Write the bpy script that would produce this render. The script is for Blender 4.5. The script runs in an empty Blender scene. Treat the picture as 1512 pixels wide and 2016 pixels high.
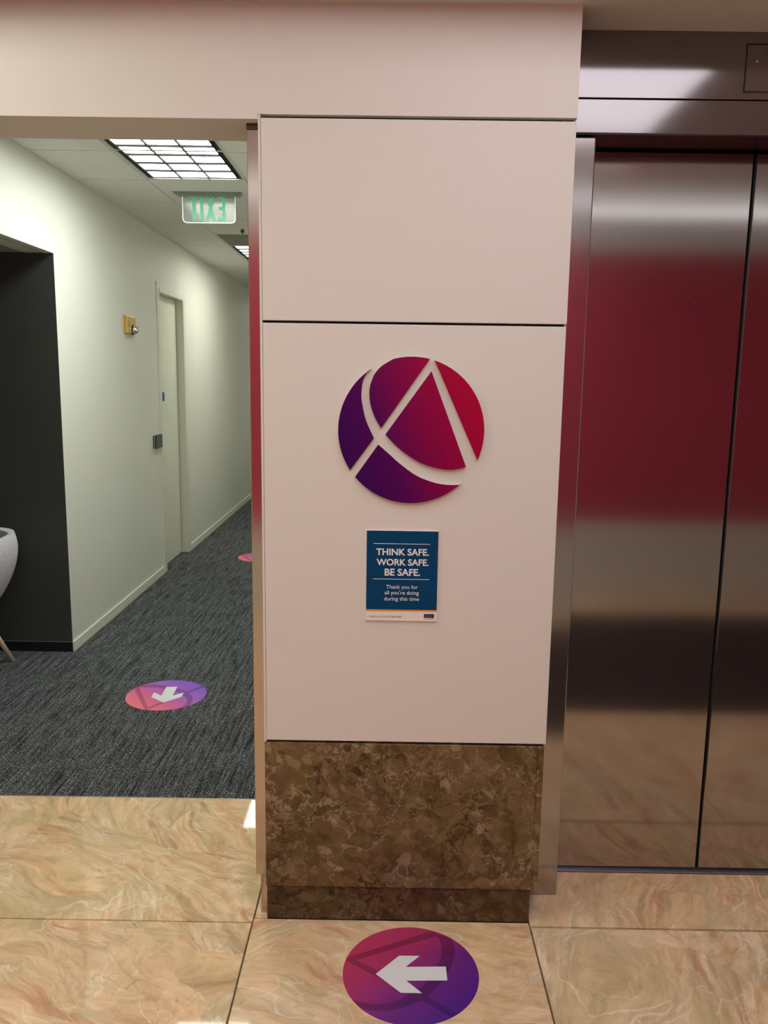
import bpy, bmesh, math, random
from mathutils import Vector, Matrix
from mathutils.geometry import tessellate_polygon
random.seed(5)
S = 1.12                      # metres per survey unit
COL = bpy.context.scene.collection

# ------------------------------------------------------------------ helpers
class MB:
    def __init__(self):
        self.bm = bmesh.new()
    def box(self, x0, x1, y0, y1, z0, z1, m=0, bev=0, seg=2):
        vs = [self.bm.verts.new(p) for p in
              [(x0,y0,z0),(x1,y0,z0),(x1,y1,z0),(x0,y1,z0),(x0,y0,z1),(x1,y0,z1),(x1,y1,z1),(x0,y1,z1)]]
        fs = [self.bm.faces.new([vs[i] for i in q]) for q in
              [(0,3,2,1),(4,5,6,7),(0,1,5,4),(1,2,6,5),(2,3,7,6),(3,0,4,7)]]
        for f in fs: f.material_index = m
        if bev:
            es = list({e for f in fs for e in f.edges})
            r = bmesh.ops.bevel(self.bm, geom=es, offset=bev, segments=seg, affect='EDGES', profile=.5)
            for f in r['faces']: f.material_index = m
        return self
    def prism(self, pts, fn, m=0, side=None):
        """pts: 2-D outline; fn(a,b,t) -> 3-D point, t = 0 back .. 1 front"""
        n = len(pts)
        ar = sum(pts[i][0]*pts[(i+1)%n][1]-pts[(i+1)%n][0]*pts[i][1] for i in range(n))
        if ar < 0: pts = pts[::-1]
        a = [self.bm.verts.new(fn(p[0],p[1],0)) for p in pts]
        b = [self.bm.verts.new(fn(p[0],p[1],1)) for p in pts]
        for tri in tessellate_polygon([[Vector((p[0],p[1],0)) for p in pts]]):
            try:
                self.bm.faces.new([b[i] for i in tri]).material_index = m
                self.bm.faces.new([a[i] for i in reversed(tri)]).material_index = m
            except ValueError: pass
        for i in range(n):
            f = self.bm.faces.new([a[i],a[(i+1)%n],b[(i+1)%n],b[i]])
            f.material_index = m if side is None else side
        return self
    def lathe(self, prof, c=(0,0,0), axis='z', seg=32, m=0):
        """prof: (radius, height) pairs"""
        def P(r,a,h):
            x,y,z = r*math.cos(a), r*math.sin(a), h
            if axis=='x': x,y,z = z,x,y
            if axis=='y': x,y,z = x,z,y
            return (c[0]+x,c[1]+y,c[2]+z)
        rings = []
        for r,h in prof:
            if r < 1e-6: rings.append([self.bm.verts.new(P(0,0,h))])
            else: rings.append([self.bm.verts.new(P(r,2*math.pi*i/seg,h)) for i in range(seg)])
        for A,B in zip(rings,rings[1:]):
            for i in range(seg):
                j=(i+1)%seg
                q=[A[i%len(A)],A[j%len(A)],B[j%len(B)],B[i%len(B)]]
                u=[]
                for v in q:
                    if v not in u: u.append(v)
                if len(u)>2:
                    f=self.bm.faces.new(u); f.material_index=m; f.smooth=True
        return self
    def tube(self, p0, p1, r0, r1, seg=20, m=0):
        p0,p1=Vector(p0),Vector(p1); d=(p1-p0); q=d.to_track_quat('Z','Y')
        R=[]
        for p,r in ((p0,r0),(p1,r1)):
            R.append([self.bm.verts.new(p+q@Vector((r*math.cos(2*math.pi*i/seg),r*math.sin(2*math.pi*i/seg),0))) for i in range(seg)])
        for i in range(seg):
            j=(i+1)%seg
            f=self.bm.faces.new([R[0][i],R[0][j],R[1][j],R[1][i]]); f.smooth=True; f.material_index=m
        self.bm.faces.new(R[0][::-1]).material_index=m; self.bm.faces.new(R[1]).material_index=m
        return self
    def build(self, name, mats, parent=None, recalc=True):
        if recalc: bmesh.ops.recalc_face_normals(self.bm, faces=self.bm.faces[:])
        off = Vector((0,0,0))
        if parent is not None:
            p = parent
            while p is not None: off += Vector(p.get('_o',(0,0,0))); p = p.parent
        for v in self.bm.verts: v.co = (v.co-off)*S
        me = bpy.data.meshes.new(name); self.bm.to_mesh(me); self.bm.free()
        if not isinstance(mats,(list,tuple)): mats=[mats]
        for m in mats: me.materials.append(m)
        o = bpy.data.objects.new(name, me); COL.objects.link(o)
        if parent is not None: o.parent = parent
        return o

def thing(name, label, cat, loc, group=None, rotz=0):
    o = bpy.data.objects.new(name, None); COL.objects.link(o)
    o.empty_display_size=.05
    o.location = Vector(loc)*S; o['_o']=tuple(loc); o.rotation_euler=(0,0,rotz)
    o['label']=label; o['category']=cat
    if group: o['group']=group
    return o
def tag(o, label, cat, group=None):
    o['label']=label; o['category']=cat
    if group: o['group']=group
    return o
def struct(o):
    o['kind']='structure'; return o

# ------------------------------------------------------------------ node helpers
def mat(name):
    m = bpy.data.materials.new(name); m.use_nodes=True
    nt=m.node_tree; b=nt.nodes['Principled BSDF']; return m,nt,b
def lin(r,g,b):
    f=lambda c:(c/255/12.92) if c/255<=.04045 else ((c/255+.055)/1.055)**2.4
    return (f(r),f(g),f(b),1)
def plain(name, col, rough=.5, metal=0, spec=.5, coat=0, bump=0, bscale=300, coatr=.03):
    m,nt,b=mat(name)
    b.inputs['Base Color'].default_value=col; b.inputs['Roughness'].default_value=rough
    b.inputs['Metallic'].default_value=metal; b.inputs['Specular IOR Level'].default_value=spec
    b.inputs['Coat Weight'].default_value=coat; b.inputs['Coat Roughness'].default_value=coatr
    if bump:
        tc=nt.nodes.new('ShaderNodeTexCoord'); n=nt.nodes.new('ShaderNodeTexNoise'); n.inputs['Scale'].default_value=bscale
        n.inputs['Detail'].default_value=3
        bp=nt.nodes.new('ShaderNodeBump'); bp.inputs['Strength'].default_value=bump; bp.inputs['Distance'].default_value=.002
        nt.links.new(tc.outputs['Object'],n.inputs['Vector']); nt.links.new(n.outputs['Fac'],bp.inputs['Height'])
        nt.links.new(bp.outputs['Normal'],b.inputs['Normal'])
    return m
def N(nt,t,**k):
    n=nt.nodes.new(t)
    for a,v in k.items():
        if a.startswith('i_'): n.inputs[a[2:].replace('_',' ')].default_value=v
        else: setattr(n,a,v)
    return n
def ramp(nt, stops, src, interp='LINEAR'):
    r=nt.nodes.new('ShaderNodeValToRGB'); e=r.color_ramp.elements; r.color_ramp.interpolation=interp
    e[0].position,e[0].color=stops[0]; e[1].position,e[1].color=stops[-1]
    for p,c in stops[1:-1]:
        x=e.new(p); x.color=c
    nt.links.new(src,r.inputs['Fac']); return r.outputs['Color']
def mix(nt, a, b, fac, mode='MIX'):
    n=nt.nodes.new('ShaderNodeMix'); n.data_type='RGBA'; n.blend_type=mode
    def put(s,v):
        if hasattr(v,'links') or hasattr(v,'is_linked'): nt.links.new(v,s)
        else: s.default_value=v
    put(n.inputs['Factor'],fac); put(n.inputs['A'],a); put(n.inputs['B'],b)
    return n.outputs['Result']
def mapping(nt, src, loc=(0,0,0), rot=(0,0,0), scale=(1,1,1)):
    m=nt.nodes.new('ShaderNodeMapping'); m.inputs['Location'].default_value=loc; m.inputs['Rotation'].default_value=rot; m.inputs['Scale'].default_value=scale
    nt.links.new(src,m.inputs['Vector']); return m.outputs['Vector']
def noise(nt, vec, scale, detail=6, rough=.55, dist=0, out='Fac'):
    n=nt.nodes.new('ShaderNodeTexNoise'); n.inputs['Scale'].default_value=scale; n.inputs['Detail'].default_value=detail
    n.inputs['Roughness'].default_value=rough; n.inputs['Distortion'].default_value=dist
    nt.links.new(vec,n.inputs['Vector']); return n.outputs[out]
def vadd(nt,a,b,scale=None):
    if scale is not None:
        s=nt.nodes.new('ShaderNodeVectorMath'); s.operation='SCALE'; nt.links.new(b,s.inputs[0]); s.inputs['Scale'].default_value=scale; b=s.outputs[0]
    n=nt.nodes.new('ShaderNodeVectorMath'); n.operation='ADD'; nt.links.new(a,n.inputs[0]); nt.links.new(b,n.inputs[1]); return n.outputs[0]
def emis(name, col, st):
    m,nt,b=mat(name); b.inputs['Base Color'].default_value=(.8,.8,.8,1)
    b.inputs['Emission Color'].default_value=col; b.inputs['Emission Strength'].default_value=st
    return m

# ------------------------------------------------------------------ materials
M={}
M['paint']=plain('painted_drywall',(.70,.675,.63,1),.6,bump=.12,bscale=220,spec=.3)
M['paint_cor']=plain('corridor_paint',(.74,.74,.67,1),.55,bump=.1,bscale=220,spec=.3)
M['frame_paint']=plain('door_frame_paint',(.72,.72,.62,1),.4)
M['door_paint']=plain('door_leaf_paint',(.72,.73,.62,1),.45)
M['ceil_lobby']=plain('lobby_ceiling_paint',(.60,.59,.57,1),.8)
M['coffer']=plain('coffer_paint',(.82,.82,.84,1),.8)
M['tile']=plain('acoustic_tile',(.74,.74,.69,1),.95,bump=.5,bscale=500)
M['grid']=plain('ceiling_grid',(.60,.60,.55,1),.6)
M['black']=plain('black_gap',(.004,.004,.004,1),.7)
M['dark']=plain('charcoal_panel',(.048,.052,.047,1),.55,bump=.1)
M['blackbase']=plain('black_rubber_base',(.004,.004,.006,1),.55)
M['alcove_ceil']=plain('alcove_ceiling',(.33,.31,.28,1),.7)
M['red']=plain('red_wall_paint',(.56,.055,.105,1),.5)
M['beige']=plain('beige_wall_base',(.75,.70,.64,1),.4)
M['mat']=plain('dark_entrance_mat',(.03,.018,.016,1),.95,bump=.6,bscale=400)
M['grout']=plain('grey_grout',(.22,.19,.16,1),.8)
M['white_board']=plain('white_foam_board',(.80,.75,.72,1),.5)
M['white_print']=plain('white_print',(.80,.80,.82,1),.5)
M['blue_print']=plain('blue_print',(.0005,.050,.135,1),.6,spec=.12)
M['orange_print']=plain('orange_print',(.72,.30,.04,1),.6,spec=.15)
M['grey_print']=plain('grey_print',(.12,.10,.10,1),.5)
M['navy_print']=plain('navy_print',(.008,.006,.02,1),.5)
M['sill']=plain('aluminium_sill',(.48,.48,.55,1),.35,1)
M['bronze']=plain('bronze_cap',(.085,.055,.040,1),.45,.3)
M['strobe']=plain('tan_plastic',(.62,.40,.10,1),.35)
M['red_print']=plain('dark_red_print',(.20,.05,.01,1),.6)
M['chrome']=plain('clear_strobe_dome',(.85,.85,.85,1),.06,.95)
M['reader']=plain('grey_reader_face',(.085,.088,.08,1),.45)
M['readerb']=plain('black_reader_side',(.006,.006,.006,1),.5)
M['readerw']=plain('pale_reader_band',(.45,.47,.47,1),.4)
M['tape']=plain('blue_masking_tape',(.02,.07,.38,1),.7)
M['wood']=plain('pale_ash_wood',(.78,.62,.46,1),.5)
M['grille']=plain('grey_grille',(.38,.39,.35,1),.6)
M['canopy']=plain('brushed_grey_canopy',(.30,.32,.30,1),.45,.2)
M['sprw']=plain('white_escutcheon',(.75,.74,.66,1),.4)
M['arrow']=plain('white_vinyl',(.80,.82,.86,1),.35)
M['groundblack']=plain('shaft_dark',(.003,.003,.003,1),.9)

def steel(name, col, rough, aniso=.6, rot=0):
    m,nt,b=mat(name)
    b.inputs['Metallic'].default_value=1; b.inputs['Roughness'].default_value=rough
    tc=nt.nodes.new('ShaderNodeTexCoord')
    n1=noise(nt,mapping(nt,tc.outputs['Object'],scale=(900,900,3)),1,2)
    n2=noise(nt,tc.outputs['Object'],2.2,3)
    c=mix(nt,tuple(x*.93 for x in col[:3])+(1,),tuple(min(1,x*1.07) for x in col[:3])+(1,),n2)
    nt.links.new(c,b.inputs['Base Color'])
    mr=nt.nodes.new('ShaderNodeMapRange'); mr.inputs['To Min'].default_value=rough*.85; mr.inputs['To Max'].default_value=rough*1.15
    nt.links.new(n2,mr.inputs['Value']); nt.links.new(mr.outputs[0],b.inputs['Roughness'])
    bp=nt.nodes.new('ShaderNodeBump'); bp.inputs['Strength'].default_value=.02; bp.inputs['Distance'].default_value=.0004
    nt.links.new(n1,bp.inputs['Height']); nt.links.new(bp.outputs['Normal'],b.inputs['Normal'])
    return m
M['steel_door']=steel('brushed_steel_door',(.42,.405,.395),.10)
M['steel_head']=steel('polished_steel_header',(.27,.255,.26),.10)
M['steel_jamb']=steel('brushed_steel_jamb',(.42,.41,.41),.13)
M['steel_left']=steel('satin_steel_cladding',(.55,.51,.46),.14)

# --- breccia floor marble
def floor_marble():
    m,nt,b=mat('breccia_marble')
    tc=nt.nodes.new('ShaderNodeTexCoord')
    at=nt.nodes.new('ShaderNodeAttribute'); at.attribute_name='tile'; at.attribute_type='GEOMETRY'
    cmb=nt.nodes.new('ShaderNodeCombineXYZ')
    nt.links.new(at.outputs['Fac'],cmb.inputs['Z']); nt.links.new(at.outputs['Fac'],cmb.inputs['X'])
    def math_(op,a,v):
        n=nt.nodes.new('ShaderNodeMath'); n.operation=op; nt.links.new(a,n.inputs[0])
        if hasattr(v,'is_linked'): nt.links.new(v,n.inputs[1])
        else: n.inputs[1].default_value=v
        return n.outputs[0]
    rot=nt.nodes.new('ShaderNodeVectorRotate'); rot.rotation_type='Z_AXIS'
    nt.links.new(tc.outputs['Object'],rot.inputs['Vector']); nt.links.new(math_('MULTIPLY',at.outputs['Fac'],.37),rot.inputs['Angle'])
    v0=vadd(nt,rot.outputs[0],cmb.outputs[0],1.0)
    w=noise(nt,v0,1.6,2,.45,0,'Color'); v1=vadd(nt,v0,w,.45)
    wf=noise(nt,v0,9,4,.55,0,'Color'); v1=vadd(nt,v1,wf,.035)
    # big angular fragments, each with its own bedding direction
    vc=nt.nodes.new('ShaderNodeTexVoronoi'); vc.inputs['Scale'].default_value=1.5; nt.links.new(v1,vc.inputs['Vector'])
    sc_=nt.nodes.new('ShaderNodeSeparateColor'); nt.links.new(vc.outputs['Color'],sc_.inputs[0])
    r2=nt.nodes.new('ShaderNodeVectorRotate'); r2.rotation_type='Z_AXIS'; nt.links.new(v1,r2.inputs['Vector'])
    nt.links.new(math_('MULTIPLY',math_('SUBTRACT',sc_.outputs[0],.5),1.5),r2.inputs['Angle'])
    st=mapping(nt,r2.outputs[0],scale=(.9,3.4,1))
    n=noise(nt,st,1.45,6,.52,.3)
    base=ramp(nt,[(.28,lin(200,170,128)),(.37,lin(230,198,154)),(.44,lin(240,214,174)),(.49,lin(226,184,142)),(.54,lin(242,216,180)),(.60,lin(208,182,138)),(.66,lin(246,228,200)),(.76,lin(228,182,142))],n)
    tint=ramp(nt,[(0,lin(255,240,214)),(.35,lin(255,250,236)),(.6,lin(240,228,204)),(.8,lin(255,236,214)),(1,lin(250,246,232))],sc_.outputs[1])
    c=mix(nt,base,tint,.8,'MULTIPLY')
    bd=noise(nt,mapping(nt,r2.outputs[0],loc=(4,4,4),scale=(.7,8,1)),2.4,4,.55,.2)
    c=mix(nt,c,ramp(nt,[(.36,(.72,.65,.55,1)),(.43,(.98,.97,.95,1)),(.50,(1.02,1.02,1.02,1)),(.56,(1.10,1.12,1.14,1)),(.62,(.92,.86,.78,1)),(.70,(1.05,1.04,1.02,1))],bd),1.0,'MULTIPLY')
    # small broken fragments inside some areas
    vo=nt.nodes.new('ShaderNodeTexVoronoi'); vo.inputs['Scale'].default_value=11; vo.feature='SMOOTH_F1'; vo.inputs['Smoothness'].default_value=.2
    nt.links.new(mapping(nt,v1,scale=(1,1.7,1)),vo.inputs['Vector'])
    hs=nt.nodes.new('ShaderNodeSeparateColor'); nt.links.new(vo.outputs['Color'],hs.inputs[0])
    frag=ramp(nt,[(.0,lin(210,176,134)),(.35,lin(236,206,166)),(.6,lin(206,182,136)),(.85,lin(244,220,186)),(1,lin(228,182,140))],hs.outputs[0])
    wh=noise(nt,mapping(nt,v0,loc=(2,7,1)),1.7,3)
    c=mix(nt,c,frag,ramp(nt,[(.46,(.08,.08,.08,1)),(.60,(.6,.6,.6,1))],wh))
    r=noise(nt,mapping(nt,r2.outputs[0],loc=(3,1,5),scale=(1.3,5,1)),2.4,5,.55,.3)
    c=mix(nt,c,lin(201,138,101),ramp(nt,[(.60,(0,0,0,1)),(.66,(.8,.8,.8,1))],r))
    g=noise(nt,mapping(nt,r2.outputs[0],loc=(9,4,2),scale=(1,2.8,1)),1.6,4,.5,.3)
    c=mix(nt,c,lin(200,180,132),ramp(nt,[(.58,(0,0,0,1)),(.615,(.5,.5,.5,1))],g))
    def vein(loc,sc,lo,hi,col,amt,c,src,scale=(1,2.4,1),det=3):
        a=noise(nt,mapping(nt,src,loc=loc,scale=scale),sc,det,.5,.2)
        ab=math_('ABSOLUTE',math_('SUBTRACT',a,.5),0)
        k=noise(nt,mapping(nt,v0,loc=(loc[2],loc[0],loc[1])),2.2,2)
        f=ramp(nt,[(lo,(1,1,1,1)),(hi,(0,0,0,1))],ab)
        return mix(nt,c,col,mix(nt,(0,0,0,1),f,ramp(nt,[(.42,(0,0,0,1)),(.56,(amt,amt,amt,1))],k)))
    c=vein((5,2,7),1.8,.001,.006,lin(250,236,214),.8,c,v1)
    c=vein((1,8,3),3.0,.001,.006,lin(160,132,100),.6,c,r2.outputs[0],(1,4,1),2)
    c=vein((2,3,9),3.6,.001,.008,lin(248,243,227),.5,c,v1,(1,2.2,1),4)
    c=vein((6,5,4),5.0,.001,.006,lin(176,148,116),.5,c,v1,(.6,2.4,1),2)
    mt_=noise(nt,mapping(nt,r2.outputs[0],scale=(1,2.2,1)),16,6,.6)
    c=mix(nt,c,ramp(nt,[(.3,(.80,.78,.74,1)),(.55,(1,1,1,1)),(.7,(1.06,1.05,1.04,1))],mt_),1.0,'MULTIPLY')
    sp=noise(nt,tc.outputs['Object'],85,2)
    c=mix(nt,c,lin(146,112,80),ramp(nt,[(.71,(0,0,0,1)),(.77,(.6,.6,.6,1))],sp))
    c=mix(nt,c,lin(226,214,198),.15)
    nt.links.new(c,b.inputs['Base Color'])
    b.inputs['Roughness'].default_value=.04; b.inputs['Specular IOR Level'].default_value=.5
    return m
M['marble']=floor_marble()

def emperador(nm,loc0,mul):
    m,nt,b=mat(nm)
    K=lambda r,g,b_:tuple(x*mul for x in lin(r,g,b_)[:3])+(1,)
    tc=nt.nodes.new('ShaderNodeTexCoord'); v0=mapping(nt,tc.outputs['Object'],loc=loc0)
    w=noise(nt,v0,4,3,.5,0,'Color'); v1=vadd(nt,v0,w,.10)
    wf=noise(nt,v0,22,3,.6,0,'Color'); v2=vadd(nt,v1,wf,.045)
    n=noise(nt,v2,16,10,.80,.2)
    base=ramp(nt,[(.30,K(58,41,17)),(.44,K(92,71,42)),(.55,K(112,91,60)),(.68,K(138,117,85))],n)
    vo=nt.nodes.new('ShaderNodeTexVoronoi'); vo.inputs['Scale'].default_value=30; vo.feature='SMOOTH_F1'; vo.inputs['Smoothness'].default_value=.35
    nt.links.new(v2,vo.inputs['Vector'])
    hs=nt.nodes.new('ShaderNodeSeparateColor'); nt.links.new(vo.outputs['Color'],hs.inputs[0])
    frag=ramp(nt,[(0,K(64,45,20)),(.45,K(98,78,49)),(.8,K(118,98,67)),(.93,K(132,113,82)),(1,K(172,154,125))],hs.outputs[0])
    c=mix(nt,base,frag,.5)
    def vein(loc,sc,lo,hi,col,amt,c,wv,th=(.46,.62),ks=3,det=4):
        a=noise(nt,mapping(nt,wv,loc=loc),sc,det,.55,.2)
        s=nt.nodes.new('ShaderNodeMath'); s.operation='SUBTRACT'; s.inputs[1].default_value=.5; nt.links.new(a,s.inputs[0])
        ab=nt.nodes.new('ShaderNodeMath'); ab.operation='ABSOLUTE'; nt.links.new(s.outputs[0],ab.inputs[0])
        k=noise(nt,mapping(nt,wv,loc=(loc[1],loc[2],loc[0])),ks,3)
        kf=ramp(nt,[(th[0],(0,0,0,1)),(th[1],(amt,amt,amt,1))],k)
        f=ramp(nt,[(lo,(1,1,1,1)),(hi,(0,0,0,1))],ab.outputs[0])
        return mix(nt,c,col,mix(nt,(0,0,0,1),f,kf))
    c=vein((1,2,3),1.5,.0004,.0024,K(184,165,141),.5,c,v2,(.42,.56),2.0,7)
    c=vein((7,2,5),3.2,.0004,.0036,K(176,156,129),.6,c,v2,(.46,.62),3,6)
    c=vein((6,1,8),8,.003,.014,K(160,137,109),.7,c,v2,(.48,.62),4)
    c=vein((4,9,1),20,.006,.03,K(150,128,98),.6,c,v2,(.44,.6),5)
    c=vein((3,6,8),14,.006,.03,K(46,30,11),.8,c,v2,(.42,.6),4)
    nt.links.new(c,b.inputs['Base Color']); b.inputs['Roughness'].default_value=.2; b.inputs['Specular IOR Level'].default_value=.3
    return m
M['emperador']=emperador('dark_brown_marble',(0,0,0),1)
M['emperador_shaded']=emperador('shaded_brown_marble_plinth',(4.2,1.7,.4),.66)  # same stone darkened for the plinth, its shade put into the colour

def carpet():
    m,nt,b=mat('charcoal_streak_carpet')
    tc=nt.nodes.new('ShaderNodeTexCoord'); v=tc.outputs['Object']
    fine=noise(nt,mapping(nt,v,scale=(1.25,.8,1)),175,3,.85)
    streak=noise(nt,mapping(nt,v,scale=(110,2.0,1)),1,3,.65)
    broad=noise(nt,mapping(nt,v,scale=(55,5,1),loc=(3,1,0)),1,2,.5)
    rib=noise(nt,mapping(nt,v,scale=(200,7,1)),1,2,.6)
    a=ramp(nt,[(.40,lin(34,36,38)),(.5,lin(86,89,91)),(.57,lin(130,133,133)),(.66,lin(222,224,222))],fine)
    s=ramp(nt,[(.34,(.22,.22,.22,1)),(.46,(.8,.8,.8,1)),(.68,(1.25,1.25,1.25,1))],streak)
    c=mix(nt,a,s,1.0,'MULTIPLY')
    br=ramp(nt,[(.30,(.5,.5,.5,1)),(.45,(1,1,1,1)),(.7,(1.15,1.15,1.15,1))],broad)
    c=mix(nt,c,br,1.0,'MULTIPLY')
    rb=ramp(nt,[(.35,(.6,.6,.6,1)),(.6,(1.2,1.2,1.2,1))],rib)
    c=mix(nt,c,rb,1.0,'MULTIPLY')
    c=mix(nt,c,(.78,.79,.815,1),1.0,'MULTIPLY')
    nt.links.new(c,b.inputs['Base Color']); b.inputs['Roughness'].default_value=1; b.inputs['Specular IOR Level'].default_value=.1
    bp=nt.nodes.new('ShaderNodeBump'); bp.inputs['Strength'].default_value=.6; bp.inputs['Distance'].default_value=.004
    nt.links.new(fine,bp.inputs['Height']); nt.links.new(bp.outputs['Normal'],b.inputs['Normal'])
    return m
M['carpet']=carpet()

def felt():
    m,nt,b=mat('light_grey_felt')
    tc=nt.nodes.new('ShaderNodeTexCoord'); n=noise(nt,tc.outputs['Object'],160,4,.7)
    c=ramp(nt,[(.35,lin(172,170,180)),(.65,lin(236,234,240))],n)
    nt.links.new(c,b.inputs['Base Color']); b.inputs['Roughness'].default_value=1; b.inputs['Specular IOR Level'].default_value=.15
    return m
M['felt']=felt()

def gradient(name, stops, ang, half, rough=.35, mul=1, coord='Object', plane='XZ'):
    m,nt,b=mat(name); tc=nt.nodes.new('ShaderNodeTexCoord'); sp=nt.nodes.new('ShaderNodeSeparateXYZ')
    nt.links.new(tc.outputs[coord],sp.inputs[0])
    a=nt.nodes.new('ShaderNodeMath'); a.operation='MULTIPLY'; a.inputs[1].default_value=math.cos(ang)/(2*half); nt.links.new(sp.outputs['X'],a.inputs[0])
    c=nt.nodes.new('ShaderNodeMath'); c.operation='MULTIPLY_ADD'; c.inputs[1].default_value=math.sin(ang)/(2*half); c.inputs[2].default_value=.5
    nt.links.new(sp.outputs['Z' if plane=='XZ' else 'Y'],c.inputs[0])
    d=nt.nodes.new('ShaderNodeMath'); d.operation='ADD'; nt.links.new(a.outputs[0],d.inputs[0]); nt.links.new(c.outputs[0],d.inputs[1])
    st=[(p,tuple(x*mul for x in col[:3])+(1,)) for p,col in stops]
    nt.links.new(ramp(nt,st,d.outputs[0]),b.inputs['Base Color'])
    b.inputs['Roughness'].default_value=rough; b.inputs['Specular IOR Level'].default_value=.12 if rough>.3 else .5
    return m
RL=.1832*S; RS=.1735*S
M['emblem']=gradient('emblem_gradient_print',[(.08,(.045,0,.090)),(.3,(.08,0,.090)),(.55,(.205,0,.062)),(.95,(.385,0,.036))],math.radians(22),RL,.45)
M['emblem_side']=plain('pale_acrylic_edge',(.66,.60,.52,1),.4)
SP=[(.06,(.085,.012,.26)),(.35,(.17,.02,.24)),(.68,(.42,.035,.15)),(.96,(.52,.045,.13))]
SP2=[(.06,(.26,.11,.62)),(.35,(.40,.13,.55)),(.68,(.72,.14,.33)),(.96,(.86,.20,.27))]  # same print made lighter: the brighter corridor light is painted into the colours
M['stk_gloss']=gradient('glossy_sticker_print',SP,math.radians(45),RS,.12,1,plane='XY')
M['stk_gloss_d']=gradient('glossy_sticker_print_dark',SP,math.radians(45),RS,.12,.62,plane='XY')
M['stk_matt_lit']=gradient('matt_lit_sticker_print',SP2,math.radians(45),RS,.5,1,plane='XY')
M['stk_matt_lit_d']=gradient('matt_lit_sticker_print_dark',SP2,math.radians(45),RS,.5,.62,plane='XY')

def lens(name, col, st):
    m,nt,b=mat(name); tc=nt.nodes.new('ShaderNodeTexCoord')
    n=noise(nt,mapping(nt,tc.outputs['Object'],rot=(0,0,.6),scale=(2.2,5.5,1)),1.6,2)
    k=ramp(nt,[(.35,tuple(c*.72 for c in col[:3])+(1,)),(.62,col)],n)
    b.inputs['Base Color'].default_value=(.8,.8,.8,1)
    nt.links.new(k,b.inputs['Emission Color']); b.inputs['Emission Strength'].default_value=st
    return m
M['lens_c']=lens('corridor_light_lens',(.95,1.0,.93,1),23)
M['lens_c2']=lens('far_corridor_light_lens',(.99,1.0,.88,1),17)
M['lens_l']=emis('lobby_light_lens',(.97,.94,1.0,1),2.6)
M['lens_fill']=emis('lobby_fill_lens',(.93,.95,.92,1),9.6)  # for the added fill panel only
M['lens_l2']=emis('lobby_light_lens_warm',(.92,.97,.82,1),8.8)
M['lens_cove']=emis('cove_light_lens',(1.0,.98,.97,1),3.2)
M['divider']=plain('louvre_divider',(.012,.013,.012,1),.8,spec=.05)
M['exit_green']=emis('green_exit_letters',(.08,.62,.28,1),.25)
M['exit_green'].node_tree.nodes['Principled BSDF'].inputs['Base Color'].default_value=(.16,.46,.30,1)
M['exit_green'].node_tree.nodes['Principled BSDF'].inputs['Specular IOR Level'].default_value=.1
M['exit_edge']=emis('lit_panel_edge',(.55,.85,.68,1),.6)
def acrylic():
    m=bpy.data.materials.new('clear_acrylic'); m.use_nodes=True; nt=m.node_tree; nt.nodes.clear()
    o=nt.nodes.new('ShaderNodeOutputMaterial'); t=nt.nodes.new('ShaderNodeBsdfTransparent'); t.inputs[0].default_value=(.93,.95,.93,1)
    g=nt.nodes.new('ShaderNodeBsdfGlossy'); g.inputs['Roughness'].default_value=.16
    d=nt.nodes.new('ShaderNodeBsdfDiffuse'); d.inputs[0].default_value=(.7,.7,.68,1)
    f=nt.nodes.new('ShaderNodeFresnel'); f.inputs[0].default_value=1.5
    a=nt.nodes.new('ShaderNodeMixShader'); nt.links.new(f.outputs[0],a.inputs[0]); nt.links.new(t.outputs[0],a.inputs[1]); nt.links.new(g.outputs[0],a.inputs[2])
    c=nt.nodes.new('ShaderNodeMixShader'); c.inputs[0].default_value=.12; nt.links.new(a.outputs[0],c.inputs[1]); nt.links.new(d.outputs[0],c.inputs[2])
    nt.links.new(c.outputs[0],o.inputs[0]); return m
M['acrylic']=acrylic()

# ------------------------------------------------------------------ levels
ZC=2.3612          # lobby soffit
ZH=2.104           # header underside
H=2.533            # corridor ceiling
XW=-1.7117         # corridor left wall face
XR=-.345           # corridor right wall face

# ------------------------------------------------------------------ floor
fl=MB()
fl.box(-3.2,3.2,-3.1,.66,-.10,-.012,1)
tiles=[]
g=.0022
def tl(x0,x1,y0,y1,t):
    n0=len(fl.bm.faces)
    fl.box(x0+g,x1-g,y0+g,y1-g,-.03,0,0,.0012,1)
    fl.bm.faces.ensure_lookup_table()
    tiles.append((n0,len(fl.bm.faces),t))
tl(-1.75,-.3590,-.010,.658,1.7)
tl(-.3590,-.3185,.0095,.658,1.7)
tl(.4115,1.62,-.0055,.254,4.9)
W=.773
xs=[-3.2,-2.68,-1.906,-1.133,-.360,.4125,1.186,1.959,2.73,3.2]
rows=[-3.05,-2.329,-1.556,-.783,-.010]
k=0
fixed={(3,4):8.3,(3,3):2.6,(3,5):6.1}
for j in range(4):
    for i in range(len(xs)-1):
        k+=1
        tl(xs[i],xs[i+1],rows[j],rows[j+1] if (j,i)!=(3,4) else .0095,fixed.get((j,i),round(random.random()*12,2)))
lay=fl.bm.faces.layers.float.new('tile')
fl.bm.faces.ensure_lookup_table()
for a,b_,t in tiles:
    for i in range(a,b_): fl.bm.faces[i][lay]=t
struct(fl.build('floor',[M['marble'],M['grout']]))
struct(MB().box(-3.2,XR+.05,.6605,12,-.06,-.001).build('floor',M['carpet']))
tag(MB().box(-1.72,XR,.6555,.6605,-.02,.0005,0).build('carpet_edge_strip',plain('metal_edge',(.45,.42,.34,1),.4,.8)),
    'thin metal edge strip between the grey carpet and the beige marble','edge strip')

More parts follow.
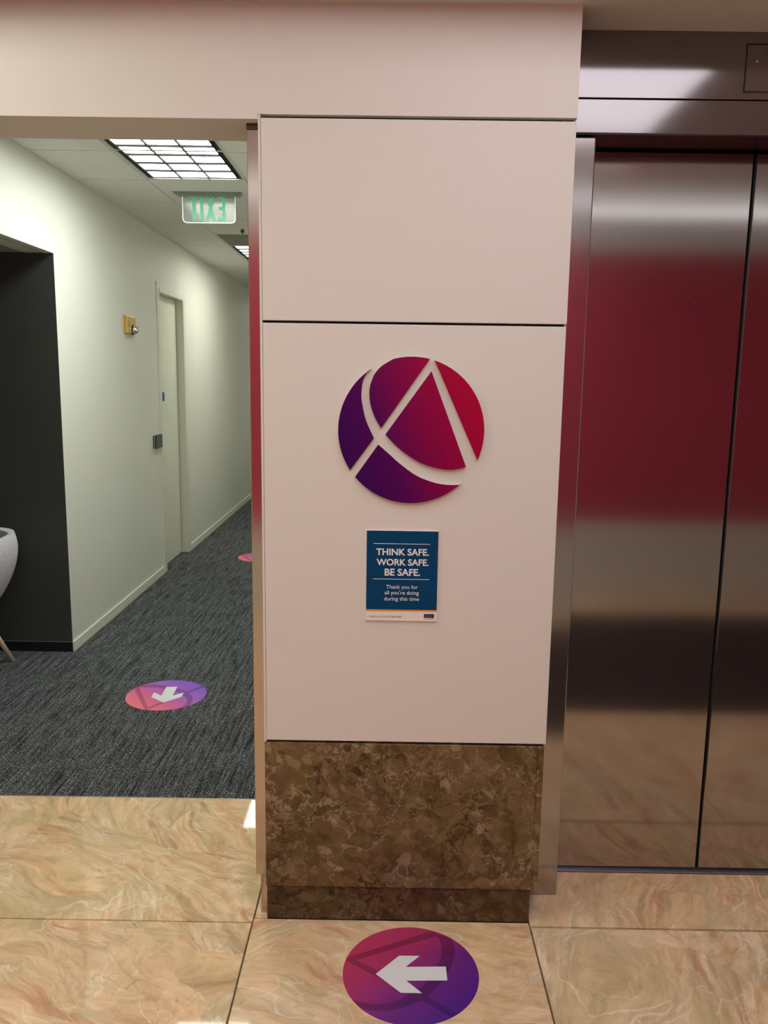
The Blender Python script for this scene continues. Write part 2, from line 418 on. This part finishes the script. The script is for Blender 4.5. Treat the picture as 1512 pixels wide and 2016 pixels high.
# ------------------------------------------------------------------ lobby walls and ceilings
u=MB()
u.box(-3.2,-.3236,0,.187,ZH,ZC+.02).box(-.3236,.4357,0,.187,2.1151,ZC+.02)
bmesh.ops.remove_doubles(u.bm,verts=u.bm.verts[:],dist=1e-5)
struct(u.build('wall_front',M['paint']))
struct(MB().box(-3.2,-1.752,0,.187,0,ZH).build('wall_front',M['paint']))
struct(MB().box(1.53,3.2,.0,.30,0,ZC+.02).build('wall_front',M['paint']))
struct(MB().box(-3.35,-3.2,-3.2,.187,0,2.75).build('wall_left',M['paint']))
struct(MB().box(3.2,3.35,-3.2,.30,0,2.75).build('wall_right',M['paint']))
back=MB().box(-3.35,3.35,-3.20,-3.05,.53,2.36,0).box(-3.35,3.35,-3.20,-3.045,0,.53,1).box(-3.35,3.35,-3.20,-3.05,2.36,2.75,2)
struct(back.build('wall_back',[M['red'],M['beige'],M['coffer']]))
EDGE=-.12
struct(MB().box(-3.2,3.2,EDGE,.0,ZC,ZC+.02,0).box(.4357,3.2,0,.40,ZC,ZC+.02,0).box(-3.2,3.2,EDGE,EDGE+.03,ZC+.02,2.69,1)
       .build('ceiling',[M['ceil_lobby'],M['coffer']]))
struct(MB().box(-3.35,3.35,-3.2,EDGE+.03,2.69,2.75).build('ceiling',M['coffer']))
tag(MB().box(.62,2.7,-2.55,-.95,.0,.008,0,.003,1).build('entrance_mat',M['mat']),
    'dark rectangular mat on the lobby marble in front of the elevator, seen in its doors','mat')

# ------------------------------------------------------------------ pillar
P=thing('pillar','square lobby pillar clad in off-white panels above dark brown marble, right of the corridor opening','pillar',(.055,.09,0))
MB().box(-.312,.405,.021,.185,.0,2.115).build('core',M['black'],P)
MB().box(-.3165,.4345,0,.0205,1.6375,2.1072,0,.0015).build('wall_panel',M['paint'],P)
MB().box(-.3165,.4335,0,.0205,.536,1.6314,0,.0015).build('wall_panel',M['paint'],P)
MB().box(-.3232,-.3172,0,.05,.5302,2.1172,0,.001,1).build('corner_bead',M['paint'],P)
MB().box(-.3222,.4125,0,.02,.1062,.5288,0,.001,1).box(.4128,.4300,.0002,.185,.1052,.5288,0,.001,1).build('stone_cladding',M['emperador'],P)
MB().box(-.3212,.4112,.010,.0205,0,.1045).box(.4112-.02,.4112,.0206,.185,0,.1045).build('stone_plinth',M['emperador_shaded'],P)
sj=MB().box(-.3555,-.318,.034,.187,.116,2.0895,0,.0012,1).box(-.3420,-.318,.034,.187,.0005,.116)
sj.build('steel_jamb',M['steel_left'],P)
MB().box(-.3560,-.318,.032,.187,2.0895,2.1035,0).build('jamb_cap',M['bronze'],P)
MB().box(.4305,.4357,.0145,.135,.5288,ZC).build('side_panel',M['paint'],P)

# ------------------------------------------------------------------ elevator
E_=thing('elevator_entrance','brushed stainless steel elevator entrance with closed centre-opening doors, right of the pillar','elevator',(.978,.20,0))
YF=.135
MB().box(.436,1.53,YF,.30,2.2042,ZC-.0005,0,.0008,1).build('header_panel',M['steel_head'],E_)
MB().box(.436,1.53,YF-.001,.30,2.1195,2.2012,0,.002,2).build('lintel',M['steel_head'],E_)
MB().box(.436,1.53,YF+.002,.295,2.1175,2.1195).build('lintel_shade_plate',plain('painted_shade_underside',(.012,.008,.008,1),.35,.2),E_)  # added dark plate, paints the shade under the lintel into its colour
for sx in (0,1):
    x0,x1=(.4365,.5145) if not sx else (1.442,1.529)
    MB().box(x0,x1,YF,.268,.001,2.1108,0,.0035,2).build('jamb',M['steel_jamb'],E_)
MB().box(.487,.9735,.270,.29,.008,2.1115,0,.0015,1).build('door_panel',M['steel_door'],E_)
MB().box(.9825,1.469,.270,.29,.008,2.1115,0,.0015,1).build('door_panel',M['steel_door'],E_)
MB().box(.979,.9825,.274,.288,.008,2.11).build('rubber_seal',M['black'],E_)
s=MB().box(.516,1.441,.2542,.31,-.02,.0015)
for i in range(4): s.box(.516,1.441,.2555+i*.0075,.2595+i*.0075,.0015,.0035)
s.build('sill',M['sill'],E_)
ap=MB().box(.8790,1.077,YF-.0015,YF+.002,2.2235,2.331,0,.0006,1)
ap=ap.build('access_panel',M['steel_head'],E_)
MB().box(.8755,1.0805,YF-.0005,YF+.001,2.2200,2.3345).build('panel_gap',M['black'],ap)
MB().lathe([(0,-.002),(.0035,-.002),(.0035,0)],(.905,YF-.0015,2.293),'y',12).build('screw',M['sill'],ap)
MB().lathe([(0,-.0006),(.003,-.0006),(.003,0)],(.8263,.270,1.7157),'y',12).build('keyhole',M['black'],E_)
# shaft behind
struct(MB().box(.36,1.60,.34,.36,-.02,ZC+.02).build('wall_shaft',M['groundblack']))

# ------------------------------------------------------------------ corridor shell
a=MB()
a.box(XW-.15,XW,.187,.75,0,H)
a.box(XW-.15,XW,.75,2.207,2.102,H)
a.box(XW-.15,XW,2.207,4.09,0,H)
a.box(XW-.15,XW,4.09,4.80,2.112,H)
a.box(XW-.15,XW,4.80,12,0,H)
struct(a.build('wall_corridor_left',M['paint_cor']))
struct(MB().box(XR,XR+.1,.187,12,0,H).build('wall_corridor_right',M['paint_cor']))
struct(MB().box(XW-.15,XR+.1,12,12.1,0,H).build('wall_corridor_end',M['paint_cor']))
struct(MB().box(-3.2,XR+.1,.176,.187,ZH+.003,H).build('wall_corridor_front',M['paint_cor']))
# alcove
struct(MB().box(-3.2,XW-.0006,2.2065,2.36,0,2.102).build('wall_alcove_back',M['dark']))
struct(MB().box(-3.3,-3.2,.6,2.36,0,2.102).box(-3.2,XW-.15,.6,.75,0,2.102).build('wall_alcove_left',M['dark']))
ac=MB().box(-3.2,-1.762,.75,2.207,2.1035,2.14,0).box(-1.762,XW-.001,.75,2.207,2.1005,2.14,1).box(-1.764,-1.7605,.75,2.206,2.1000,2.103,2)
struct(ac.build('ceiling',[M['alcove_ceil'],M['paint_cor'],M['black']]))
def base(x0,x1,y0,y1,m,z=.0565):
    return MB().box(x0,x1+.003,y0,y1,0,z,0,.0006,1).build
struct(base(XW,XW+.006,2.2045,4.030,0)('baseboard_left',M['paint_cor']))
struct(base(XW,XW+.006,4.868,12,0)('baseboard_left',M['paint_cor']))
struct(MB().box(-3.2,XW-.0006,2.2005,2.2065,0,.0535,0).box(-3.2,XW-.0006,2.2000,2.2065,.0535,.0555,1).build('baseboard_alcove',[M['blackbase'],plain('base_top_edge',(.16,.16,.14,1),.4)]))
# ceiling tiles
ct=MB()
ct.box(XW,XR,.187,12,H+.012,H+.05,1)
gy=[2.515+.5575*i for i in range(-4,18)]
gx=[XW,-1.3105,-.785,XR]
for i in range(len(gy)-1):
    for j in range(3):
        x0,x1=gx[j],gx[j+1]; y0,y1=gy[i],gy[i+1]
        if y0<.187: y0=.187
        if y1<=y0: continue
        if j==1 and (1.3<gy[i]<2.45 or 4.7<gy[i]+.04<5.7 or 9.1<gy[i]<10.1 or 4.1<gy[i]<4.3): continue
        ct.box(x0+.006,x1-.006,y0+.006,y1-.006,H-.004,H+.014,0,.002,1)
for y in gy:
    if y>.2: ct.box(XW,XR,y-.0095,y+.0095,H+.0002,H+.012,1)
for x in (-1.3105,-.785): ct.box(x-.0095,x+.0095,.187,12,H,H+.012,1)
ct.box(XW,XW+.016,.187,12,H-.001,H+.012,1); ct.box(XR-.016,XR,.187,12,H-.001,H+.012,1)
struct(ct.build('ceiling',[M['tile'],M['grid']]))

def troffer(y0,y1,mat_,label,group=None,nr=7,x0=-1.3005,x1=-.795):
    t=thing('ceiling_light',label,'ceiling light',((x0+x1)/2,(y0+y1)/2,H),group)
    # black air slots round a flanged frame
    f=MB()
    f.box(x0,x1,y0,y0+.004,H-.0015,H+.03); f.box(x0,x1,y1-.004,y1,H-.0015,H+.03)
    f.box(x0,x0+.003,y0+.004,y1-.004,H-.0015,H+.03); f.box(x1-.003,x1,y0+.004,y1-.004,H-.0015,H+.03)
    f.build('frame',M['grid'],t)
    MB().box(x0+.003,x0+.026,y0+.004,y1-.004,H+.004,H+.03).box(x1-.026,x1-.003,y0+.004,y1-.004,H+.004,H+.03).box(x0+.026,x1-.026,y1-.016,y1-.004,H+.004,H+.03).box(x0+.026,x1-.026,y0+.004,y0+.016,H+.004,H+.03).build('air_slot',M['black'],t)
    X0,X1,Y0,Y1=x0+.026,x1-.026,y0+.016,y1-.016
    MB().box(X0,X1,Y0,Y1,H+.006,H+.02).build('lens',mat_,t)
    d=MB()
    for i in range(1,3):
        x=X0+(X1-X0)*i/3; d.box(x-.003,x+.003,Y0,Y1,H-.004,H+.006)
    for i in range(1,nr):
        y=Y0+(Y1-Y0)*i/nr; d.box(X0,X1,y-.003,y+.003,H-.004,H+.006)
    d.box(X0,X0+.004,Y0,Y1,H-.001,H+.006); d.box(X1-.004,X1,Y0,Y1,H-.001,H+.006)
    d.build('louvre',M['divider'],t)
    return t
troffer(1.41,2.505,M['lens_c'],'large white gridded recessed light in the corridor ceiling, before the exit sign')
troffer(4.745,5.85,M['lens_c2'],'farther recessed corridor light beyond the grille, partly hidden by the pillar')
troffer(9.2,10.3,M['lens_c2'],'farthest recessed corridor light behind the pillar, deep in the hallway')

gr=thing('return_air_grille','grey square return air grille in the corridor ceiling between exit sign and farther light','vent',(-1.05,4.44,H))
MB().box(-1.3005,-.795,4.19,4.74,H+.008,H+.016).build('backing',M['grille'],gr)
s=MB()
for i in range(22): s.box(-1.30,-.795,4.195+i*.025,4.2+i*.025,H+.001,H+.009)
s.build('slats',M['grille'],gr)

# exit sign
ex=thing('exit_sign','edge-lit clear acrylic exit sign with reversed green letters, under the corridor ceiling','exit sign',(-1.05,2.81,H))
can=[(-1.251,0),(-.855,0),(-.862,-.010),(-.875,-.021),(-1.222,-.023),(-1.238,-.012)]
MB().prism(can,lambda a,b,t:(a,2.835-.055*t,H-.004+b)).build('canopy',M['canopy'],ex)
def rr(x0,x1,z0,z1,r,n=6):
    pts=[(x0,z1)]
    for i in range(n+1):
        t=math.pi+ (math.pi/2)*i/n; pts.append((x0+r+r*math.cos(t),z0+r+r*math.sin(t)))
    for i in range(n+1):
        t=1.5*math.pi+(math.pi/2)*i/n; pts.append((x1-r+r*math.cos(t),z0+r+r*math.sin(t)))
    pts.append((x1,z1)); return pts
pan=MB().prism(rr(-1.200,-.897,2.363,2.512,.024),lambda a,b,t:(a,2.813-.006*t,b)).build('acrylic_panel',M['acrylic'],ex)
o1=rr(-1.2006,-.8964,2.3624,2.512,.0246); o2=rr(-1.1975,-.8995,2.3660,2.512,.0225)
e=MB()
for i in range(len(o1)-1):
    q=[o1[i],o1[i+1],o2[i+1],o2[i]]
    vs=[e.bm.verts.new((p[0],2.8065,p[1])) for p in q]+[e.bm.verts.new((p[0],2.8135,p[1])) for p in q]
    for f in [(0,1,2,3),(7,6,5,4),(0,4,5,1),(2,6,7,3)]: e.bm.faces.new([vs[k] for k in f])
e.build('lit_edge',M['exit_edge'],pan)
z0,z1=2.3768,2.5105; b_=.019
L=MB(); fn=lambda a,b,t:(a,2.8065-.0012*t,b)
L.prism([(-1.142,z0),(-1.1236,z0),(-1.1236,z1-b_),(-1.1085,z1-b_),(-1.1085,z1),(-1.163,z1),(-1.163,z1-b_),(-1.142,z1-b_)],fn)
L.prism([(-1.0974,z0),(-1.081,z0),(-1.081,z1),(-1.0974,z1)],fn)
zm=(z0+z1)/2
L.prism([(-1.0680,z0),(-1.0510,z0),(-1.0395,zm-.024),(-1.0280,z0),(-1.0115,z0),(-1.0315,zm),(-1.0125,z1),(-1.0290,z1),(-1.0395,zm+.024),(-1.0510,z1),(-1.0670,z1),(-1.0478,zm)],fn)
L.prism([(-.9551,z0),(-.9551,z1),(-.999,z1),(-.999,z1-b_),(-.972,z1-b_),(-.972,zm+.009),(-.992,zm+.009),(-.992,zm-.009),(-.972,zm-.009),(-.972,z0+.017),(-.999,z0+.017),(-.999,z0)],fn)
L.build('exit_letters',M['exit_green'],pan)

# sprinkler
sp=thing('ceiling_sprinkler','small pendant sprinkler head in the corridor ceiling just past the exit sign','sprinkler',(-1.055,3.92,H))
MB().lathe([(0,.045),(.028,.045),(.028,0),(.026,-.006),(.012,-.008),(0,-.008)],(-1.055,3.92,H-.004),'z',24).build('escutcheon',M['sprw'],sp)
MB().tube((-1.055,3.92,H-.008),(-1.055,3.92,H-.045),.0045,.003).tube((-1.067,3.92,H-.012),(-1.057,3.92,H-.034),.0022,.0022).tube((-1.043,3.92,H-.012),(-1.053,3.92,H-.034),.0022,.0022).build('sprinkler_body',M['readerb'],sp)
MB().lathe([(0,.001),(.017,.0015),(.017,-.001),(0,-.001)],(-1.055,3.92,H-.030),'z',16).build('deflector',M['readerb'],sp)

# corridor door
D=bpy.data.objects.new('door_1',None); COL.objects.link(D); D.location=Vector((XW,4.44,0))*S; D['_o']=(XW,4.44,0); D['kind']='structure'
XD=-1.764
MB().box(XD-.04,XD,4.095,4.772,.006,2.1005).build('door_leaf',M['door_paint'],D)
fr=MB()
fr.box(XW-.075,XW+.007,4.030,4.098,0,2.172,0,.002,1)
fr.box(XW-.075,XW+.010,4.783,4.862,0,2.128,0,.002,1)
fr.box(XW-.075,XW+.010,4.0985,4.7825,2.1035,2.128)
fr.box(XW-.10,XW-.062,4.772,4.79,0,2.112)
fr.build('door_frame',M['frame_paint'],D)
MB().box(XD-.038,XD-.002,4.7765,4.7865,.006,2.103).box(XD-.038,XD-.002,4.09,4.784,2.100,2.104).build('door_gap',M['black'],D)
MB().lathe([(0,.006),(.009,.006),(.010,0)],(XD,4.316,.8475),'x',16).build('lock_cylinder',M['grid'],D)
struct(MB().box(XD-.3,XD-.05,4.0,4.9,0,2.2).build('wall_behind_door',M['groundblack']))
tag(MB().box(XD-.001,XD+.0006,4.300,4.372,1.300,1.3680).build('masking_tape',M['tape']),
    'short piece of blue masking tape stuck on the corridor door','tape')

# strobe
sb=thing('fire_alarm_strobe','tan fire alarm strobe with a shiny clear dome on the corridor wall','fire alarm',(XW,3.34,1.76))
MB().box(XW-.004,XW+.010,3.262,3.46,1.760,1.878,0,.003,2).build('backplate',M['strobe'],sb)
MB().box(XW+.010,XW+.026,3.270,3.452,1.763,1.875,0,.005,2).build('housing',M['strobe'],sb)
ln=MB().lathe([(.026,0),(.027,.012),(.024,.026),(.016,.038),(.007,.044),(0,.0455)],(XW+.022,3.385,1.789),'x',28).build('strobe_dome',M['chrome'],sb)
MB().lathe([(.031,-.002),(.031,.006),(.027,.008),(.024,.008)],(XW+.024,3.385,1.789),'x',28).build('dome_rim',M['divider'],sb)

# reader
rd=thing('card_reader','dark grey square card reader on the corridor wall left of the door','card reader',(XW,3.9,.968))
MB().box(XW,XW+.006,3.845,4.018,.972,1.064,0,.001,1).build('mounting_plate',M['readerb'],rd)
MB().box(XW+.006,XW+.014,3.850,4.013,.974,1.062,0,.001,1).build('pale_band',M['readerw'],rd)
MB().box(XW+.014,XW+.021,3.845,4.018,.970,1.066,0,.001,1).build('reader_body',M['readerb'],rd)
MB().box(XW+.021,XW+.0225,3.852,4.012,.974,1.062,0,.0004,1).build('reader_face',M['reader'],rd)

# ------------------------------------------------------------------ text helper
def text_mesh(body, width, x, z, align='L', bold=0, yscale=1):
    cu=bpy.data.curves.new('t','FONT'); cu.body=body; cu.size=1; cu.offset=bold; cu.resolution_u=4
    ob=bpy.data.objects.new('t',cu); COL.objects.link(ob)
    bpy.context.view_layer.update()
    me=bpy.data.meshes.new_from_object(ob.evaluated_get(bpy.context.evaluated_depsgraph_get()))
    xs_=[v.co.x for v in me.vertices]; x0=min(xs_); w=max(xs_)-x0; sc=width/w
    pts=[((v.co.x-x0)*sc,(v.co.y)*sc*yscale) for v in me.vertices]
    polys=[list(p.vertices) for p in me.polygons]
    bpy.data.objects.remove(ob); bpy.data.curves.remove(cu); bpy.data.meshes.remove(me)
    return [(x+a,z+b) for a,b in pts],polys
def text_obj(name, lines, y, m, parent, fn=None):
    mb=MB()
    fn=fn or (lambda a,b:(a,y,b))
    for ln_ in lines:
        pts,polys=text_mesh(*ln_[:4],**(ln_[4] if len(ln_)>4 else {}))
        vs=[mb.bm.verts.new(fn(*p)) for p in pts]
        for p in polys:
            try: mb.bm.faces.new([vs[i] for i in p])
            except ValueError: pass
    return mb.build(name,m,parent,recalc=False)

# FIRE lettering down the strobe housing
text_obj('fire_lettering',[('F',.0095,3.296,1.852),('I',.0030,3.299,1.837),('R',.0105,3.296,1.822),('E',.0095,3.296,1.807)],0,M['red_print'],sb,fn=lambda a,b:(XW+.0263,a,b))

# ------------------------------------------------------------------ wall emblem
C0=(.0555,0,1.3705); R0=.1832
def arc(p,q,n=14,ccw=True,r=1.0):
    a0=math.atan2(p[1],p[0]); a1=math.atan2(q[1],q[0])
    if ccw and a1<a0: a1+=2*math.pi
    if not ccw and a1>a0: a1-=2*math.pi
    return [(r*math.cos(a0+(a1-a0)*i/n),r*math.sin(a0+(a1-a0)*i/n)) for i in range(n+1)]
def smooth(pts,n=5):
    """Catmull-Rom through the points"""
    out=[]; P_=[pts[0]]+list(pts)+[pts[-1]]
    for i in range(1,len(P_)-2):
        for k in range(n):
            t=k/n; a,b,c,d=P_[i-1],P_[i],P_[i+1],P_[i+2]
            out.append(tuple(.5*((2*b[j])+(-a[j]+c[j])*t+(2*a[j]-5*b[j]+4*c[j]-d[j])*t*t+(-a[j]+3*b[j]-3*c[j]+d[j])*t**3) for j in (0,1)))
    out.append(pts[-1]); return out
pieces=[
 arc((-.555,.83),(-.842,-.560),22)+smooth([(-.508,-.106),(-.617,.129),(-.674,.361),(-.686,.499),(-.669,.653),(-.624,.76),(-.555,.83)])[:-1],
 [(.235,.973)]+arc((.235,.973),(-.26,.965),10)[1:]+smooth([(-.26,.9651),(-.41,.874),(-.5,.777),(-.545,.68),(-.571,.593),(-.578,.485),(-.557,.332),(-.493,.163),(-.413,.028)]),
 [(.259,.811),(.764,-.481)]+smooth([(.764,-.481),(.68,-.51),(.555,-.527),(.397,-.514),(.159,-.447),(-.079,-.308),(-.238,-.177),(-.353,-.053)])[1:],
 arc((.904,-.388),(.299,.955),20),
 [(-.449,-.193)]+arc((-.765,-.645),(.703,-.712),24)+smooth([(.703,-.731),(.529,-.737),(.323,-.705),(.085,-.614),(-.139,-.459),(-.299,-.319),(-.449,-.193)])[1:-1],
]
em=thing('wall_emblem','round purple to red five-piece emblem raised on the white pillar panel above the blue sign','emblem',C0)
for p in pieces:
    MB().prism([(C0[0]+a*R0,C0[2]+b*R0) for a,b in p],lambda a,b,t:(a,-.0115*t,b),0,1).build('emblem_piece',[M['emblem'],M['emblem_side']],em)

# ------------------------------------------------------------------ safety sign
sg=thing('safety_sign','small white-bordered blue safety notice on the pillar below the round emblem','sign',(.038,0,.874))
def quad(x0,x1,y,z0,z1): return MB().box(x0,x1,y,y+.0004,z0,z1)
MB().box(-.0548,.1312,-.0055,0,.8745,1.1155,0,.0005,1).build('sign_board',M['white_board'],sg)
MB().box(-.0532,.1309,-.0060,-.0055,.9052,1.1138).build('blue_field',M['blue_print'],sg)
MB().box(-.0532,.1309,-.0060,-.0055,.9010,.9051).build('orange_stripe',M['orange_print'],sg)
MB().box(-.0355,.1100,-.0063,-.0060,1.0795,1.0808).build('rule_line',M['white_print'],sg)
MB().box(-.0360,.1098,-.0063,-.0060,.9862,.9875).build('rule_line',M['white_print'],sg)
text_obj('heading_text',[('THINK SAFE.',.1360,-.0285,1.0505,dict(bold=.022)),('WORK SAFE.',.1345,-.0272,1.0237,dict(bold=.022)),('BE SAFE.',.0915,-.0058,.9966,dict(bold=.022))],-.0063,M['white_print'],sg)
text_obj('message_text',[('Thank you for',.0818,-.0014,.9615),("all you're doing",.0888,-.0054,.9460),('during this time',.0908,-.0064,.9298)],-.0063,M['white_print'],sg)
text_obj('footer_text',[("WE'RE ALL IN THIS",.0505,-.0452,.8840),('TOGETHER',.0320,.0074,.8840,dict(bold=.02))],-.0060,M['grey_print'],sg)
lg=MB().box(.0980,.1244,-.0060,-.0055,.8842,.8944,0,0).build('company_logo',M['navy_print'],sg)
text_obj('logo_text',[('Arzxr',.0215,.1000,.8866,dict(yscale=1.0))],-.0063,M['grey_print'] if False else plain('logo_letter_print',(.22,.20,.28,1),.5),lg)
MB().box(.0980,.1060,-.0060,-.0055,.8806,.8816).box(.1072,.1112,-.0060,-.0055,.8806,.8816).box(.1122,.1175,-.0060,-.0055,.8806,.8816).box(.1186,.1244,-.0060,-.0055,.8806,.8816).build('tagline',M['grey_print'],lg)

# ------------------------------------------------------------------ floor stickers
ARROW=[(-.044,.513),(.347,.166),(.350,-.145),(.113,.073),(.133,-.526),(-.148,-.529),(-.167,.070),(-.405,-.150),(-.405,.150)]
def clipc(p,r=.998):
    d=math.hypot(*p); return p if d<=r else (p[0]*r/d,p[1]*r/d)
def sticker(cx,cy,r,rot,matt_lit,label,group,z=0.0,arrow_scale=1):
    t=thing('floor_sticker',label,'floor sticker',(cx,cy,z),group,rot)
    t['_o']=(0,0,0)
    A,B=(M['stk_matt_lit'],M['stk_matt_lit_d']) if matt_lit else (M['stk_gloss'],M['stk_gloss_d'])
    circ=[(r*math.cos(2*math.pi*i/72),r*math.sin(2*math.pi*i/72)) for i in range(72)]
    MB().prism(circ,lambda a,b,k:(a,b,.0009*k)).build('printed_disc',A,t)
    d=MB(); z_=.0009
    def add(pts,dz): d.prism([tuple(q*r for q in clipc(p)) for p in pts],lambda a,b,k:(a,b,z_+dz*k))
    add([(.225,.970),(.29,.955),(.862,-.235),(.905,-.42),(.800,-.42),(.235,.838)],.00012)
    add([(.225,.970),(.29,.955),(.235,.80),(-.353,-.065),(-.81,-.66),(-.87,-.56),(-.50,-.085),(-.405,.04)],.00016)
    so=smooth([(.78,-.65),(.51,-.693),(.27,-.64),(.026,-.56),(-.258,-.384),(-.488,-.204),(-.610,-.02),(-.696,.163),(-.739,.386),(-.727,.684),(-.60,.82)],3)
    si=smooth([(.90,-.36),(.75,-.45),(.6,-.488),(.34,-.468),(.088,-.373),(-.176,-.233),(-.340,-.09),(-.454,.053),(-.580,.28),(-.625,.537),(-.56,.83)],3)
    add(so+si[::-1],.0002)
    d.build('emblem_print',B,t)
    MB().prism([(p[0]*r*arrow_scale,p[1]*r*arrow_scale) for p in ARROW],lambda a,b,k:(a,b,.0011+.0004*k)).build('arrow',M['arrow'],t)
    return t
sticker(.0760,-.1945,.1738,math.radians(90),False,'large glossy round sticker on the marble by the pillar, white arrow pointing left','round wayfinding floor stickers')
sticker(-1.040,1.6160,.187,math.radians(181),True,'pink and purple round sticker with a white arrow on the near corridor carpet','round wayfinding floor stickers',-.001)
sticker(-1.068,4.640,.185,math.radians(181),True,'far pink round sticker on the corridor carpet, cut off by the pillar edge','round wayfinding floor stickers',-.001)

# ------------------------------------------------------------------ lounge chair
CX,CY=-2.215,1.86
ch=thing('lounge_chair','light grey felt tub chair on pale wooden legs in the dark alcove','chair',(CX,CY,0))
def shell(scale_in):
    mb=MB(); na,nv=48,14; grid=[]
    for i in range(na):
        th=2*math.pi*i/na
        bk=.5+.5*math.cos(th)            # 1 at the back (+x)
        rim=.365+.335*min(1,max(0,(bk-.04)/.34))**.8
        row=[]
        for j in range(nv):
            t=j/(nv-1)
            z=.275+(rim-.275)*t
            f=(min(1,(z-.275)/.36))
            rad=.185+.165*(math.sin(f*math.pi/2))**.85
            if z>.62: rad-= (z-.62)**2*2.2
            rad-=scale_in
            ex_=3.0
            c_,s_=math.cos(th),math.sin(th)
            k=(abs(c_)**ex_+abs(s_)**ex_)**(-1/ex_)
            row.append(mb.bm.verts.new((CX+rad*k*c_*.97,CY+rad*k*s_*.86,z)))
        grid.append(row)
    for i in range(na):
        for j in range(nv-1):
            f=mb.bm.faces.new([grid[i][j],grid[(i+1)%na][j],grid[(i+1)%na][j+1],grid[i][j+1]]); f.smooth=True
    mb.bm.faces.new([grid[i][0] for i in range(na)][::-1])
    return mb
so_=shell(0).build('shell',M['felt'],ch)
md=so_.modifiers.new('thick','SOLIDIFY'); md.thickness=.032*S; md.offset=-1
bv=so_.modifiers.new('round','BEVEL'); bv.width=.012*S; bv.segments=3; bv.limit_method='ANGLE'; bv.angle_limit=math.radians(50)
cs=MB()
cs.lathe([(0,.335),(.20,.335),(.24,.35),(.25,.375),(.23,.395),(.15,.40),(0,.40)],(CX,CY-.02,0),'z',40)
cs.build('seat_cushion',M['felt'],ch)
for sx in (-1,1):
    for sy in (-1,1):
        MB().tube((CX+sx*.130,CY+sy*.10,.30),(CX+sx*.250,CY+sy*.182,0),.017,.0105).build('leg',M['wood'],ch)

# ------------------------------------------------------------------ lobby lighting
def panel(x0,x1,y0,y1,label,m):
    t=thing('ceiling_light',label,'ceiling light',((x0+x1)/2,(y0+y1)/2,2.69))
    MB().box(x0-.015,x1+.015,y0-.015,y1+.015,2.672,2.69,0,.003,1).build('frame',M['grid'],t)
    MB().box(x0,x1,y0,y1,2.665,2.673).build('lens',m,t)
panel(.02,1.20,-1.85,-.36,'wide recessed lobby ceiling light in front of the elevator',M['lens_l'])
panel(-1.70,-1.05,-1.45,-.40,'recessed lobby ceiling light in front of the corridor opening',M['lens_l2'])
panel(-.42,.62,-2.75,-1.98,'added fill light panel in the lobby ceiling behind the viewer',M['lens_fill'])  # unseen panel, added to give the lobby extra light

cl=thing('ceiling_light','long slim cove light high along the red wall of the lobby','ceiling light',(0,-3.04,2.6))
MB().box(-3,3,-3.05,-3.0,2.56,2.58).build('trough',M['grid'],cl)
MB().box(-3,3,-3.045,-3.02,2.582,2.615).build('lens',M['lens_cove'],cl)

# ------------------------------------------------------------------ world, camera, view
w=bpy.data.worlds.new('World'); bpy.context.scene.world=w; w.use_nodes=True
w.node_tree.nodes['Background'].inputs[0].default_value=(.5,.5,.5,1); w.node_tree.nodes['Background'].inputs[1].default_value=.02

f,p,r,y,Dd=1603.35,math.radians(9.329),math.radians(-.811),math.radians(-.274),2.0597
fwd=Vector((math.sin(y)*math.cos(p),math.cos(y)*math.cos(p),-math.sin(p)))
right=Vector((math.cos(y),-math.sin(y),0)); down=fwd.cross(right)
rr_=math.cos(r)*right+math.sin(r)*down; dd=-math.sin(r)*right+math.cos(r)*down
cam=bpy.data.cameras.new('Camera'); co=bpy.data.objects.new('Camera',cam); COL.objects.link(co)
up=-dd; bk=-fwd
mt=Matrix(((rr_.x,up.x,bk.x,0),(rr_.y,up.y,bk.y,-Dd*S),(rr_.z,up.z,bk.z,1.5*S),(0,0,0,1)))
co.matrix_world=mt
cam.sensor_fit='VERTICAL'; cam.sensor_height=36; cam.sensor_width=27; cam.lens=f/2016*36; cam.clip_start=.05
sc=bpy.context.scene; sc.camera=co
sc.view_settings.view_transform='Standard'; sc.view_settings.look='None'; sc.view_settings.gamma=1; sc.view_settings.use_curve_mapping=False
sc.view_settings.exposure=-0.08
sc.cycles.max_bounces=10; sc.cycles.diffuse_bounces=5; sc.cycles.glossy_bounces=5
for o in bpy.data.objects:
    if '_o' in o: del o['_o']
